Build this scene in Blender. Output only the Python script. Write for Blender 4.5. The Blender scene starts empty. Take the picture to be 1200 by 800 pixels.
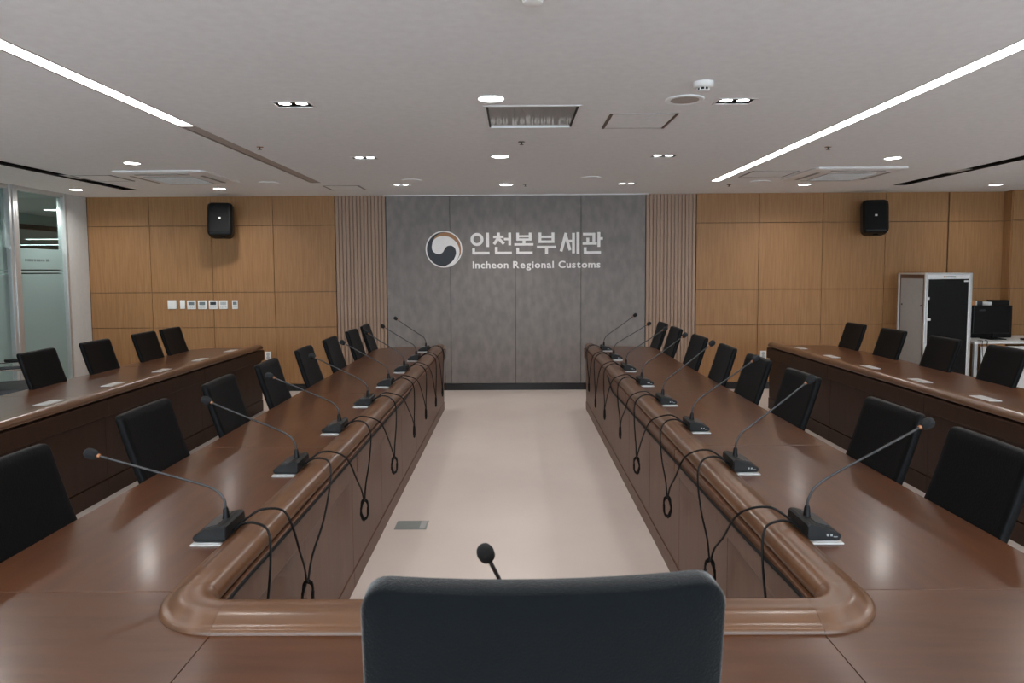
import bpy, bmesh, math, random
from mathutils import Vector, Matrix
random.seed(7)
PI = math.pi
sc = bpy.context.scene
C = sc.collection

# ------------------------------------------------------------------ camera
CEIL = 2.59; WALL = 9.16; CAMH = 1.6
cd = bpy.data.cameras.new('camera'); cam = bpy.data.objects.new('camera', cd); C.objects.link(cam)
cd.sensor_width = 36; cd.lens = 806.6 / 1200 * 36
cd.shift_x = 0.0016; cd.shift_y = -0.0257; cd.clip_start = 0.05
cam.matrix_world = (Matrix.Translation((0, 0, CAMH)) @ Matrix.Rotation(math.radians(0.3613), 4, 'Z')
                    @ Matrix.Rotation(math.radians(90 - 3.742), 4, 'X') @ Matrix.Rotation(math.radians(-0.3279), 4, 'Z'))
cd.dof.use_dof = True; cd.dof.focus_distance = 5.0; cd.dof.aperture_fstop = 9.0
sc.camera = cam
# ------------------------------------------------------------------ world + exposure
w = bpy.data.worlds.new('world'); sc.world = w; w.use_nodes = True
w.node_tree.nodes['Background'].inputs[0].default_value = (0.74, 0.88, 1.0, 1)
w.node_tree.nodes['Background'].inputs[1].default_value = 6.0
sc.view_settings.view_transform = 'Standard'; sc.view_settings.look = 'None'
sc.view_settings.gamma = 1; sc.view_settings.use_curve_mapping = False
sc.view_settings.exposure = 0.57
STRIP_E = 6.5; DOWN_E = 20.0; DOWN_W = 6.6; TWIN_W = 8.5

# ------------------------------------------------------------------ materials
def mat(name, col, rough=0.5, metal=0.0, emit=None, es=0, coat=0, spec=0.5, bump=None, noise=None, stretch=(1, 1, 1), coatr=0.1, alpha=1):
    """noise=(scale, dark colour, lo, hi): procedural colour variation; bump=(scale,strength)"""
    m = bpy.data.materials.new(name); m.use_nodes = True
    nt = m.node_tree; b = nt.nodes['Principled BSDF']
    b.inputs['Base Color'].default_value = (*col, 1); b.inputs['Roughness'].default_value = rough
    b.inputs['Metallic'].default_value = metal
    b.inputs['Coat Weight'].default_value = coat; b.inputs['Coat Roughness'].default_value = coatr
    b.inputs['Specular IOR Level'].default_value = spec
    if emit: b.inputs['Emission Color'].default_value = (*emit, 1); b.inputs['Emission Strength'].default_value = es
    tc = nt.nodes.new('ShaderNodeTexCoord'); mp = nt.nodes.new('ShaderNodeMapping')
    mp.inputs['Scale'].default_value = stretch; nt.links.new(tc.outputs['Object'], mp.inputs['Vector'])
    sc_ = noise[0] if noise else 20
    n = nt.nodes.new('ShaderNodeTexNoise'); n.inputs['Scale'].default_value = sc_; n.inputs['Detail'].default_value = 6
    nt.links.new(mp.outputs[0], n.inputs['Vector'])
    r = nt.nodes.new('ShaderNodeValToRGB')
    lo, hi = (noise[2], noise[3]) if noise else (0.3, 0.7)
    r.color_ramp.elements[0].position = lo; r.color_ramp.elements[1].position = hi
    r.color_ramp.elements[0].color = (*(noise[1] if noise else [c * .94 for c in col]), 1)
    r.color_ramp.elements[1].color = (*col, 1)
    nt.links.new(n.outputs[0], r.inputs[0]); nt.links.new(r.outputs[0], b.inputs['Base Color'])
    if bump:
        n2 = nt.nodes.new('ShaderNodeTexNoise'); n2.inputs['Scale'].default_value = bump[0]; n2.inputs['Detail'].default_value = 4
        nt.links.new(mp.outputs[0], n2.inputs['Vector'])
        bp = nt.nodes.new('ShaderNodeBump'); bp.inputs['Strength'].default_value = bump[1]; bp.inputs['Distance'].default_value = 0.002
        nt.links.new(n2.outputs[0], bp.inputs['Height']); nt.links.new(bp.outputs[0], b.inputs['Normal'])
    return m

M = {}
M['ceiling'] = mat('ceiling_paint', (.86, .87, .88), .8)
M['white_wall'] = mat('white_paint', (.60, .61, .60), .6)
M['veneer'] = mat('oak_veneer', (.345, .180, .076), .5, spec=.35, noise=(7, (.275, .138, .055), .35, .68), stretch=(9, 9, .45))
M['backing'] = mat('panel_backing', (.07, .04, .025), .7)
M['slat'] = mat('slat_wood', (.36, .235, .16), .5, noise=(7, (.28, .175, .115), .3, .7), stretch=(6, 6, .5))
M['slatback'] = mat('slat_backing', (.21, .135, .09), .6)
M['grey'] = mat('grey_slab', (.226, .198, .181), .6, noise=(9, (.176, .155, .143), .35, .65), stretch=(1.3, 1, .7), bump=(40, .25))
M['greyback'] = mat('grey_joint', (.02, .02, .02), .7)
M['black_base'] = mat('black_skirting', (.012, .012, .013), .3)
M['floor'] = mat('floor_vinyl', (.64, .555, .505), .34, noise=(1.1, (.59, .505, .46), .35, .65), spec=.4)
WD = (.088, .031, .011); WD2 = (.056, .019, .0065)
M['table_y'] = mat('table_veneer', WD, .32, noise=(5, WD2, .3, .72), stretch=(5, .7, 5), coat=.25, coatr=.15, spec=.36)
M['table_x'] = mat('table_veneer_cross', WD, .32, noise=(5, WD2, .3, .72), stretch=(.7, 5, 5), coat=.25, coatr=.15, spec=.36)
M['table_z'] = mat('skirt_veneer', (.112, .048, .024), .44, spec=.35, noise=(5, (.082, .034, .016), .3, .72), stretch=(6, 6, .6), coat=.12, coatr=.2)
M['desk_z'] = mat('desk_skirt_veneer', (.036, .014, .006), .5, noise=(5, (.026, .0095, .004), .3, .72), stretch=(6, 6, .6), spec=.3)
M['rail'] = mat('rail_lacquer', (.125, .057, .026), .32, spec=.4, noise=(6, (.088, .038, .016), .3, .7), stretch=(4, .6, 4), coat=.35, coatr=.22)
M['railx'] = mat('rail_lacquer_cross', (.125, .057, .026), .32, spec=.4, noise=(6, (.088, .038, .016), .3, .7), stretch=(.6, 4, 4), coat=.35, coatr=.22)
M['leather'] = mat('black_leather', (.0018, .0021, .0025), .46, bump=(140, .5), spec=.10)
M['fabric'] = mat('charcoal_fabric', (.0030, .0044, .0056), .8, bump=(300, .6), spec=.08)
M['seat_black'] = mat('black_vinyl', (.012, .012, .013), .5)
M['chrome'] = mat('chrome', (.7, .7, .7), .18, 1)
M['alu'] = mat('brushed_aluminium', (.60, .61, .61), .35, .6)
M['plate'] = mat('silver_plate', (.62, .62, .61), .3, .5)
M['plastic'] = mat('black_plastic', (.005, .005, .0052), .45, spec=.22)
M['plastic_g'] = mat('grey_plastic', (.010, .010, .010), .5, spec=.22, bump=(220, .8))
M['foam'] = mat('black_foam', (.008, .008, .009), .95, bump=(500, 1))
M['copper'] = mat('copper_ring', (.30, .13, .06), .4, .5)
M['neck'] = mat('gooseneck_metal', (.055, .055, .056), .4, .6)
M['cable'] = mat('black_rubber', (.005, .005, .0055), .55, spec=.2)
M['white'] = mat('white_plastic', (.78, .77, .75), .4)
M['lcd'] = mat('lcd_grey', (.16, .19, .19), .3)
M['lcd_dark'] = mat('lcd_dark', (.03, .035, .04), .3)
M['lcd_light'] = mat('lcd_pale', (.40, .42, .43), .3)
M['grille'] = mat('speaker_grille', (.005, .005, .0055), .7, bump=(400, 1), spec=.2)
M['letter'] = mat('letter_face', (.86, .82, .79), .5)
M['navy'] = mat('emblem_navy', (.018, .020, .026), .5)
M['orange'] = mat('emblem_orange', (.36, .17, .07), .5)
M['dark'] = mat('dark_recess', (.008, .008, .008), .6)
M['lampwhite'] = mat('lamp_housing', (.8, .8, .8), .4)
M['glow'] = mat('diffuser_glow', (.8, .8, .8), .5, emit=(1, .98, .96), es=STRIP_E)
M['glow2'] = mat('downlight_glow', (.8, .8, .8), .5, emit=(1, .97, .93), es=DOWN_E)
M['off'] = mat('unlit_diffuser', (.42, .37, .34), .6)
M['gloss_panel'] = mat('glossy_panel', (.40, .375, .355), .05, .5)
M['rackgrey'] = mat('rack_side', (.30, .29, .28), .55, bump=(300, .5))
M['rackbrown'] = mat('rack_frame_brown', (.09, .045, .028), .4)
M['rackglass'] = mat('rack_dark_glass', (.003, .003, .0035), .1, spec=.25)
M['screen'] = mat('monitor_black', (.004, .004, .0045), .3, spec=.25)
M['steel'] = mat('floor_box_steel', (.32, .35, .34), .4, .4)
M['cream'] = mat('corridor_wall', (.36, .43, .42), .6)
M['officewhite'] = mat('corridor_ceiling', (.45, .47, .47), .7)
M['boxorange'] = mat('orange_carton', (.55, .25, .10), .6)

for k_, w_, r_ in (('fabric', .40, .33), ('leather', .02, .4)):
    b_ = M[k_].node_tree.nodes['Principled BSDF']; b_.inputs['Sheen Weight'].default_value = w_; b_.inputs['Sheen Roughness'].default_value = r_
def glass_mat(name, tint, rough, mixg):
    m = bpy.data.materials.new(name); m.use_nodes = True; nt = m.node_tree
    for n in list(nt.nodes): nt.nodes.remove(n)
    o = nt.nodes.new('ShaderNodeOutputMaterial'); t = nt.nodes.new('ShaderNodeBsdfTransparent'); t.inputs[0].default_value = (*tint, 1)
    g = nt.nodes.new('ShaderNodeBsdfGlossy'); g.inputs['Roughness'].default_value = rough
    f0 = nt.nodes.new('ShaderNodeLayerWeight'); f0.inputs[0].default_value = .5
    f1 = nt.nodes.new('ShaderNodeMath'); f1.operation = 'POWER'; f1.inputs[1].default_value = 4
    f = nt.nodes.new('ShaderNodeMath'); f.operation = 'MULTIPLY_ADD'; f.inputs[1].default_value = .6; f.inputs[2].default_value = .03
    nt.links.new(f0.outputs['Facing'], f1.inputs[0]); nt.links.new(f1.outputs[0], f.inputs[0])
    x = nt.nodes.new('ShaderNodeMixShader')
    nt.links.new(f.outputs[0], x.inputs[0]); nt.links.new(t.outputs[0], x.inputs[1]); nt.links.new(g.outputs[0], x.inputs[2]); nt.links.new(x.outputs[0], o.inputs[0])
    return m
M['glass'] = glass_mat('clear_glass', (.80, .89, .88), .02, 1.5)
def film_mat():
    m = bpy.data.materials.new('frosted_film'); m.use_nodes = True; nt = m.node_tree
    for n in list(nt.nodes): nt.nodes.remove(n)
    o = nt.nodes.new('ShaderNodeOutputMaterial'); t = nt.nodes.new('ShaderNodeBsdfTransparent'); t.inputs[0].default_value = (.75, .85, .84, 1)
    d = nt.nodes.new('ShaderNodeBsdfDiffuse'); d.inputs[0].default_value = (.42, .49, .48, 1)
    tl = nt.nodes.new('ShaderNodeBsdfTranslucent'); tl.inputs[0].default_value = (.55, .62, .61, 1)
    a = nt.nodes.new('ShaderNodeMixShader'); a.inputs[0].default_value = .5
    b = nt.nodes.new('ShaderNodeMixShader'); b.inputs[0].default_value = .85
    nt.links.new(d.outputs[0], a.inputs[1]); nt.links.new(tl.outputs[0], a.inputs[2])
    nt.links.new(t.outputs[0], b.inputs[1]); nt.links.new(a.outputs[0], b.inputs[2]); nt.links.new(b.outputs[0], o.inputs[0])
    return m
M['film'] = film_mat()

# ------------------------------------------------------------------ mesh helpers
class MB:
    def __init__(s): s.v = []; s.f = []
    def add(s, vs, fs):
        n = len(s.v); s.v += [tuple(v) for v in vs]; s.f += [tuple(i + n for i in f) for f in fs]; return s
    def box(s, x0, x1, y0, y1, z0, z1, b=0.0):
        if x0 > x1: x0, x1 = x1, x0
        if y0 > y1: y0, y1 = y1, y0
        if b <= 0:
            vs = [(x, y, z) for z in (z0, z1) for y in (y0, y1) for x in (x0, x1)]
            return s.add(vs, [(0, 2, 3, 1), (4, 5, 7, 6), (0, 1, 5, 4), (2, 6, 7, 3), (0, 4, 6, 2), (1, 3, 7, 5)])
        bm = bmesh.new(); bmesh.ops.create_cube(bm, size=1)
        for v in bm.verts:
            v.co = ((x0 + x1) / 2 + v.co.x * (x1 - x0), (y0 + y1) / 2 + v.co.y * (y1 - y0), (z0 + z1) / 2 + v.co.z * (z1 - z0))
        bmesh.ops.bevel(bm, geom=bm.edges[:], offset=b, segments=2, affect='EDGES', profile=.5)
        return s.bm(bm)
    def bm(s, bm):
        bm.verts.index_update(); n = len(s.v)
        s.v += [tuple(v.co) for v in bm.verts]; s.f += [tuple(v.index + n for v in f.verts) for f in bm.faces]; bm.free(); return s
    def loft(s, rings, cap=True, closed=True):
        n = len(s.v); k = len(rings[0])
        for r in rings: s.v += [tuple(p) for p in r]
        for i in range(len(rings) - 1):
            for j in range(k if closed else k - 1):
                a = n + i * k + j; b = n + i * k + (j + 1) % k
                s.f.append((a, b, b + k, a + k))
        if cap:
            s.f.append(tuple(n + j for j in range(k))[::-1]); s.f.append(tuple(n + (len(rings) - 1) * k + j for j in range(k)))
        return s
    def tube(s, pts, r, k=8, cap=True):
        P = [Vector(p) for p in pts]; rings = []; up = None
        for i, p in enumerate(P):
            t = (P[min(i + 1, len(P) - 1)] - P[max(i - 1, 0)]).normalized()
            if up is None: up = Vector((0, 0, 1)) if abs(t.z) < .9 else Vector((1, 0, 0))
            a = t.cross(up)
            if a.length < 1e-4: a = t.orthogonal()
            a.normalize(); b = a.cross(t).normalized(); up = b
            rr = r[i] if isinstance(r, (list, tuple)) else r
            rings.append([p + a * (rr * math.cos(2 * PI * j / k)) + b * (rr * math.sin(2 * PI * j / k)) for j in range(k)])
        return s.loft(rings, cap)
    def lathe(s, prof, c=(0, 0, 0), k=24, axis='z', cap=True):
        rings = []
        for r, h in prof:
            ring = []
            for j in range(k):
                a = 2 * PI * j / k; x, y = r * math.cos(a), r * math.sin(a)
                q = (x, y, h) if axis == 'z' else (x, h, y)
                ring.append((c[0] + q[0], c[1] + q[1], c[2] + q[2]))
            rings.append(ring)
        return s.loft(rings, cap)
    def prism(s, poly, f0, f1):
        """poly 2-D points, f0/f1 map them to 3-D"""
        return s.loft([[f0(*p) for p in poly], [f1(*p) for p in poly]])
    def build(s, name, m, parent=None, smooth=False, loc=None):
        me = bpy.data.meshes.new(name); me.from_pydata(s.v, [], s.f); me.update()
        bm = bmesh.new(); bm.from_mesh(me); bmesh.ops.recalc_face_normals(bm, faces=bm.faces[:])
        if smooth:
            for f in bm.faces: f.smooth = True
            for e in bm.edges:
                if len(e.link_faces) == 2 and e.calc_face_angle(0) > math.radians(38): e.smooth = False
        bm.to_mesh(me); bm.free()
        me.materials.append(m)
        o = bpy.data.objects.new(name, me); C.objects.link(o)
        if loc: o.location = loc
        if parent: o.parent = parent
        return o

def spline(pts, n=8):
    P = [Vector(p) for p in pts]; out = []
    Q = [P[0] * 2 - P[1]] + P + [P[-1] * 2 - P[-2]]
    for i in range(1, len(Q) - 2):
        a, b, c, d = Q[i - 1:i + 3]
        for j in range(n):
            t = j / n
            out.append(.5 * ((2 * b) + (c - a) * t + (2 * a - 5 * b + 4 * c - d) * t * t + (3 * b - a - 3 * c + d) * t ** 3))
    out.append(P[-1]); return out

def thing(name, label, cat, loc=(0, 0, 0), rz=0, group=None):
    o = bpy.data.objects.new(name, None); C.objects.link(o); o.location = loc; o.rotation_euler = (0, 0, rz)
    o.empty_display_size = .1
    return tag(o, label, cat, group)
def tag(o, label, cat, group=None):
    o['label'] = label; o['category'] = cat
    if group: o['group'] = group
    return o
def struct(o): o['kind'] = 'structure'; return o
def emp_struct(name):
    o = bpy.data.objects.new(name, None); C.objects.link(o); o['kind'] = 'structure'; return o
def copy_tree(o, parent=None):
    c = o.copy(); C.objects.link(c)
    if parent: c.parent = parent
    for ch in [x for x in bpy.data.objects if x.parent == o]: copy_tree(ch, c)
    return c

# ================================================================== STRUCTURE
# ---- floor
fl = MB().box(-9.2, 7.2, -4.2, 9.4, -.06, 0).build('floor', M['floor']); struct(fl)

# ---- ceiling with real openings
SXL = 2.225; SXR = 2.275; SLOT = 4.62
twins = [(s * 1.31, y) for s in (-1, 1) for y in (-2.0, .08, 2.12, 4.16, 6.12, 8.05)]
downs_c = [-.11]; down_y = [-2.0, 0, 2.02, 4.05, 6.07, 8.05]
holes = [(-SXL - .045, -SXL + .045, -3.6, 7.8), (SXR - .045, SXR + .045, -3.6, 7.88),
         (-SLOT - .075, -SLOT + .075, -3.6, 8.35), (SLOT - .075, SLOT + .075, -3.6, 8.35),
         (-.17, .40, 4.24, 4.86)]
holes += [(x - .105, x + .105, y - .06, y + .06) for x, y in twins]
def ceiling_mesh(x0, x1, y0, y1, z, holes, th=.02):
    m = MB()
    xs = sorted({x0, x1} | {h[0] for h in holes} | {h[1] for h in holes})
    for a, b in zip(xs[:-1], xs[1:]):
        xm = (a + b) / 2; cut = sorted([(h[2], h[3]) for h in holes if h[0] < xm < h[1]])
        y = y0
        for c, d in cut:
            if c > y: m.box(a, b, y, c, z, z + th)
            y = max(y, d)
        if y1 > y: m.box(a, b, y, y1, z, z + th)
    return m
struct(ceiling_mesh(-5.72, 7.2, -4.2, 9.4, CEIL, holes).build('ceiling', M['ceiling']))
# ---- walls
wb = MB().box(-5.9, 7.2, WALL, WALL + .2, 0, CEIL + .25).build('wall_back', M['backing']); struct(wb)
G = .006
rows = [(.09, .857), (.857, 1.327), (1.327, 2.206), (2.206, CEIL)]
colL = [-5.65, -4.83, -4.01, -3.19, -2.37]; colR = [2.40, 3.226, 4.061, 4.883, 5.700, 6.44]
PT = .022
def panels(cols, mk, rws, th=PT, name='panel'):
    for a, b in zip(cols[:-1], cols[1:]):
        for c, d in rws:
            MB().box(a + G / 2, b - G / 2, WALL - th, WALL + .001, c + G / 2, d - (0 if d == CEIL else G / 2), .0015).build(name, M[mk], wb)
panels(colL, 'veneer', rows); panels(colR[:5], 'veneer', rows)
panels([5.712, 6.44], 'veneer', rows)
panels([-1.69, -.849, .012, .88, 1.73], 'grey', [(.09, CEIL)], .03)
MB().box(-1.70, 1.74, WALL - .012, WALL + .001, .09, CEIL).build('joint_backing', M['greyback'], wb)
for x0, x1 in ((-2.365, -1.695), (1.735, 2.395)):
    MB().box(x0, x1, WALL - .010, WALL + .001, .09, CEIL).build('slat_backing', M['slatback'], wb)
    n = 14; p = (x1 - x0) / n
    sm = None
    for i in range(n):
        if sm is None:
            sm = MB().box(0, p * .72, WALL - .021, WALL - .0095, .09, CEIL, .003).build('slat', M['slat'], wb); o = sm
        else:
            o = sm.copy(); C.objects.link(o)
        o.location.x = x0 + i * p + p * .15
# column at far right, standing proud of the back wall
col = MB().box(6.44, 7.2, 8.99, WALL, 0, CEIL).build('wall_right_column', M['backing']); struct(col); col.name = 'wall_column'
for c, d in rows:
    MB().box(6.43, 7.18, 8.97, 8.995, c + G / 2, d - (0 if d == CEIL else G / 2), .0015).build('panel', M['veneer'], col)
    MB().box(6.418, 6.441, 8.985, WALL - .03, c + G / 2, d - (0 if d == CEIL else G / 2), .0015).build('panel', M['veneer'], col)
struct(MB().box(-5.65, 6.42, WALL - .034, WALL, 0, .088).build('baseboard_back', M['black_base']))
struct(MB().box(-1.72, 1.76, WALL - .06, WALL - .032, CEIL - .012, CEIL).build('trim_1', M['lampwhite']))
struct(MB().box(7.1, 7.2, -4.2, 9.0, 0, CEIL).build('wall_right', M['white_wall']))
rw = MB().box(-5.9, 7.2, -4.2, -4.1, 0, .8).box(-5.9, 7.2, -4.2, -4.1, 2.35, CEIL).box(-5.9, -5.2, -4.2, -4.1, .8, 2.35).box(6.4, 7.2, -4.2, -4.1, .8, 2.35)
for q in range(1, 6): rw.box(-5.2 + q * 1.933 - .05, -5.2 + q * 1.933 + .05, -4.2, -4.1, .8, 2.35)
struct(rw.build('wall_rear', M['white_wall']))
# left wall: solid near part, glazed part, pier
wl = MB().box(-5.75, -5.65, -4.1, 4.9, 0, CEIL).box(-5.75, -5.65, 8.70, WALL - .03, 0, CEIL).build('wall_left', M['white_wall']); struct(wl)
MB().box(-5.656, -5.646, 8.70, 8.72, 0, CEIL).build('corner_bead', M['alu'], wl)
# glazed partitions as windows of the setting
def window(n, y0, y1):
    r = emp_struct('window_%d' % n)
    f = MB()
    f.box(-5.73, -5.63, y0, y0 + .045, 0, CEIL, .004); f.box(-5.73, -5.63, y1 - .045, y1, 0, CEIL, .004)
    f.box(-5.72, -5.64, y0 + .045, y1 - .045, CEIL - .05, CEIL); f.box(-5.72, -5.64, y0 + .045, y1 - .045, 0, .07)
    f.build('window_frame', M['alu'], r, True)
    MB().box(-5.690, -5.682, y0 + .04, y1 - .04, .06, CEIL - .04).build('pane', M['glass'], r)
    fm = MB()
    for a, b in ((.25, 1.585), (1.60, 1.625), (1.64, 1.885)): fm.box(-5.6815, -5.6800, y0 + .05, y1 - .05, a, b)
    fm.build('frosted_film', M['film'], r)
    return r
w1 = window(1, 7.80, 8.70); window(2, 6.84, 7.745); window(3, 5.87, 6.785); window(4, 4.9, 5.815)
struct(MB().box(-5.74, -5.62, 7.745, 7.80, 0, CEIL, .004).build('trim_2', M['alu'], None, True))
struct(MB().box(-5.74, -5.62, 6.785, 6.84, 0, CEIL, .004).build('trim_3', M['alu'], None, True))
struct(MB().box(-5.74, -5.62, 5.815, 5.87, 0, CEIL, .004).build('trim_4', M['alu'], None, True))
# tiny dark lettering on the film
t = MB(); x = 7.98
for wd in (.02, .012, .05, .02, .03, .02, .035, .02, .03):
    t.box(-5.6795, -5.678, x, x + wd, 1.735, 1.762); x += wd + .012
t.box(-5.6795, -5.678, 8.34, 8.40, 1.735, 1.765)
t.build('film_lettering', M['lcd'], w1)
# corridor beyond the glass
cw = MB()
cw.box(-8.3, -8.2, 3, 11.2, 0, CEIL).box(-8.3, -8.2, 13.2, 34, 0, CEIL).box(-8.3, -8.2, 11.2, 13.2, 0, 1.0).box(-8.3, -8.2, 11.2, 13.2, 2.38, CEIL)
struct(cw.build('wall_corridor', M['cream']))
struct(MB().box(-28, -5.74, 2.9, 34, CEIL, CEIL + .03).build('ceiling_corridor', M['officewhite']))
struct(MB().box(-28, -8.3, 34, 34.1, 0, CEIL).box(-8.2, -5.9, 22, 22.1, 0, CEIL).box(-28.1, -28, 2.9, 34, 0, CEIL).box(-28, -5.75, 2.8, 2.9, 0, CEIL).build('wall_office', M['white_wall']))
struct(MB().box(-28, -9.2, 2.9, 34, -.06, 0).box(-9.2, -5.9, 9.4, 34, -.06, 0).build('floor_office', M['floor']))
struct(MB().box(-5.9, -5.75, WALL, 22, 0, CEIL).build('wall_corridor_end', M['cream']))
wf = emp_struct('window_5')
MB().box(-8.22, -8.12, 11.15, 13.25, 2.33, 2.41).box(-8.22, -8.12, 11.15, 13.25, .96, 1.04).box(-8.22, -8.12, 11.15, 11.27, 1.04, 2.33).box(-8.22, -8.12, 13.17, 13.25, 1.04, 2.33).build('window_frame', M['plastic_g'], wf)
MB().box(-8.255, -8.247, 11.2, 13.2, 1.0, 2.38).build('pane', M['glass'], wf)

# ================================================================== CEILING FITTINGS
def strip(x, y0, y1, lit0, label):
    t = thing('strip_light', label, 'ceiling light', (x, (y0 + y1) / 2, CEIL), 0)
    cy = (y0 + y1) / 2; a, b = y0 - cy, y1 - cy
    m = MB(); m.box(-.058, -.045, a, b, -.0005, .06).box(.045, .058, a, b, -.0005, .06).box(-.058, .058, a, b, .05, .06)
    m.box(-.045, .045, a - .012, a, 0, .06).box(-.045, .045, b, b + .012, 0, .06)
    m.build('channel', M['off'] if lit0 < y1 - .3 else M['lampwhite'], t)
    MB().box(-.0445, .0445, a + .002, lit0 - cy, .001, .02).build('diffuser', M['glow'], t)
    if lit0 < y1 - .3:
        MB().box(-.0445, .0445, lit0 - cy + .002, b - .002, .003, .02).build('cover', M['off'], t)
    return t
strip(-SXL, -3.6, 7.8, 4.75, 'long recessed strip light on the left, lit near and dark toward the back wall')
strip(SXR, -3.6, 7.88, 7.87, 'long recessed strip light on the right, lit along its whole length')

def slot(x, label):
    t = thing('linear_air_slot', label, 'air vent', (x, 2.4, CEIL), 0, None)
    a, b = -6.0, 5.95
    MB().box(-.087, -.075, a, b, -.0, .08).box(.075, .087, a, b, -.0, .08).box(-.087, .087, a, b, .08, .09).box(-.075, .075, a - .012, a, 0, .08).box(-.075, .075, b, b + .012, 0, .08).build('channel', M['dark'], t)
    MB().box(-.006, .006, a, b, .02, .07).build('fin', M['plastic_g'], t)
    MB().box(-.07, .07, 4.75, 5.05, .012, .018).build('reflector', M['alu'], t)
slot(-SLOT, 'black linear air slot in the ceiling beside the glass wall')
slot(SLOT, 'black linear air slot in the ceiling on the right, above the rack')

def area(parent, size, watts, z, col=(1, .975, .94), spread=2.6, loc=(0, 0)):
    l = bpy.data.lights.new('lamp', 'AREA'); l.shape = 'DISK'; l.size = size; l.energy = watts; l.color = col; l.spread = spread
    o = bpy.data.objects.new('lamp', l); C.objects.link(o); o.location = (loc[0], loc[1], z); o.parent = parent; return o
def downlight(x, y, label, r=.072, watts=DOWN_W, group=None):
    t = thing('downlight', label, 'ceiling light', (x, y, CEIL), 0, group)
    MB().lathe([(r + .012, 0), (r + .012, -.003), (r + .008, -.006), (r, -.004), (r - .002, -.001), (r - .002, 0)], k=28, cap=False).build('trim_ring', M['lampwhite'], t, True)
    MB().lathe([(r, -.0005), (r, -.003)], k=28).build('diffuser', M['glow2'], t)
    area(t, r * 2 - .01, watts, -.008)
    return t
pos = ['nearest round downlight on the centre line, in front of the framed panel', 'middle round downlight on the centre line of the ceiling', 'round downlight on the centre line closest to the grey wall']
for i, y in enumerate(down_y):
    downlight([-.13, -.12, -.09][i - 3] if i > 2 else -.12, y, pos[i - 3] if i > 2 else 'round ceiling downlight above and behind the camera', group=None if i > 2 else 'downlights behind the camera')
for x, y, l in ((-3.47, 6.31, 'round downlight in front of the left air conditioner cassette'), (-3.51, 8.26, 'round downlight behind the left cassette, near the left wall speaker'),
             (3.42, 6.31, 'round downlight in front of the right air conditioner cassette'), (3.43, 8.23, 'round downlight behind the right cassette, left of the right wall speaker'),
             (-5.23, 8.27, 'round downlight beside the white pier at the left corner'), (5.77, 8.36, 'round downlight in the far right corner above the rack')):
    downlight(x, y, l, r=.065, watts=2.5 if x > 5 else DOWN_W)
for x in (-3.45, 3.45):
    for y in (-2, .1, 2.2, 4.25): downlight(x, y, 'round ceiling downlight in a side row outside the picture', group='side downlights outside the picture')
for y in (2.2, 5.3): downlight(5.77, y, 'round ceiling downlight along the right wall outside the picture', group='right wall downlights outside the picture')

tl = {4.16: 'nearest', 6.12: 'middle', 8.05: 'farthest'}
for x, y in twins:
    sd = 'left' if x < 0 else 'right'
    t = thing('twin_spotlight', '%s recessed twin spotlight in the %s row of the ceiling' % (tl[y], sd) if y in tl else 'recessed twin spotlight behind the camera', 'ceiling light', (x, y, CEIL), 0, None if y in tl else 'twin spotlights behind the camera')
    MB().box(-.116, .116, -.071, -.0598, -.003, .0).box(-.116, .116, .0598, .071, -.003, 0).box(-.116, -.1048, -.0598, .0598, -.003, 0).box(.1048, .116, -.0598, .0598, -.003, 0).build('frame', M['lampwhite'], t)
    MB().box(-.115, .115, -.07, .07, .07, .08).box(-.115, -.105, -.07, .07, .001, .07).box(.105, .115, -.07, .07, .001, .07).box(-.105, .105, -.07, -.06, .001, .07).box(-.105, .105, .06, .07, .001, .07).build('housing', M['dark'], t)
    for dx in (-.05, .05):
        s = MB().lathe([(.034, .07), (.042, .004), (.038, .002), (.034, .008)], (dx, 0, 0), 20, cap=False).build('spot_head', M['chrome'], t, True)
        MB().lathe([(.036, .010), (.036, .006)], (dx, 0, 0), 20).build('lens', M['glow2'], s)
        l = bpy.data.lights.new('lamp', 'SPOT'); l.energy = TWIN_W; l.spot_size = math.radians(75); l.spot_blend = .7; l.shadow_soft_size = .03; l.color = (1, .975, .94)
        o = bpy.data.objects.new('lamp', l); C.objects.link(o); o.location = (dx, 0, .001); o.parent = t

def cassette(x, y, label):
    t = thing('air_conditioner_cassette', label, 'air conditioner', (x, y, CEIL), 0, None)
    h = .46
    def sq(r, z, c=.03): return [(sx * (r - (c if k == 0 else 0)) if True else 0, sy * (r - (c if k == 1 else 0)), z) for sx, sy, k in ((1, -1, 0), (1, -1, 1), (1, 1, 1), (1, 1, 0), (-1, 1, 0), (-1, 1, 1), (-1, -1, 1), (-1, -1, 0))]
    MB().loft([sq(h, 0), sq(h, -.012), sq(h - .02, -.022), sq(.30, -.034), sq(.28, -.036)], True).build('fascia', M['lampwhite'], t)
    MB().box(-.25, .25, -.25, .25, -.040, -.035, .002).build('intake_grille', M['rackgrey'], t)
    m = MB()
    for i in range(11): m.box(-.245, .245, -.23 + i * .045, -.222 + i * .045, -.043, -.040)
    m.build('grille_bars', M['white'], t)
    for a in range(4):
        o = MB().box(-.27, .27, .335, .372, -.034, -.0285, .002).build('louver', M['rackgrey'], t); o.rotation_euler.z = a * PI / 2
cassette(-3.48, 7.22, 'square white air conditioner cassette in the ceiling at left')
cassette(3.42, 7.30, 'square white air conditioner cassette in the ceiling at right')

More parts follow.
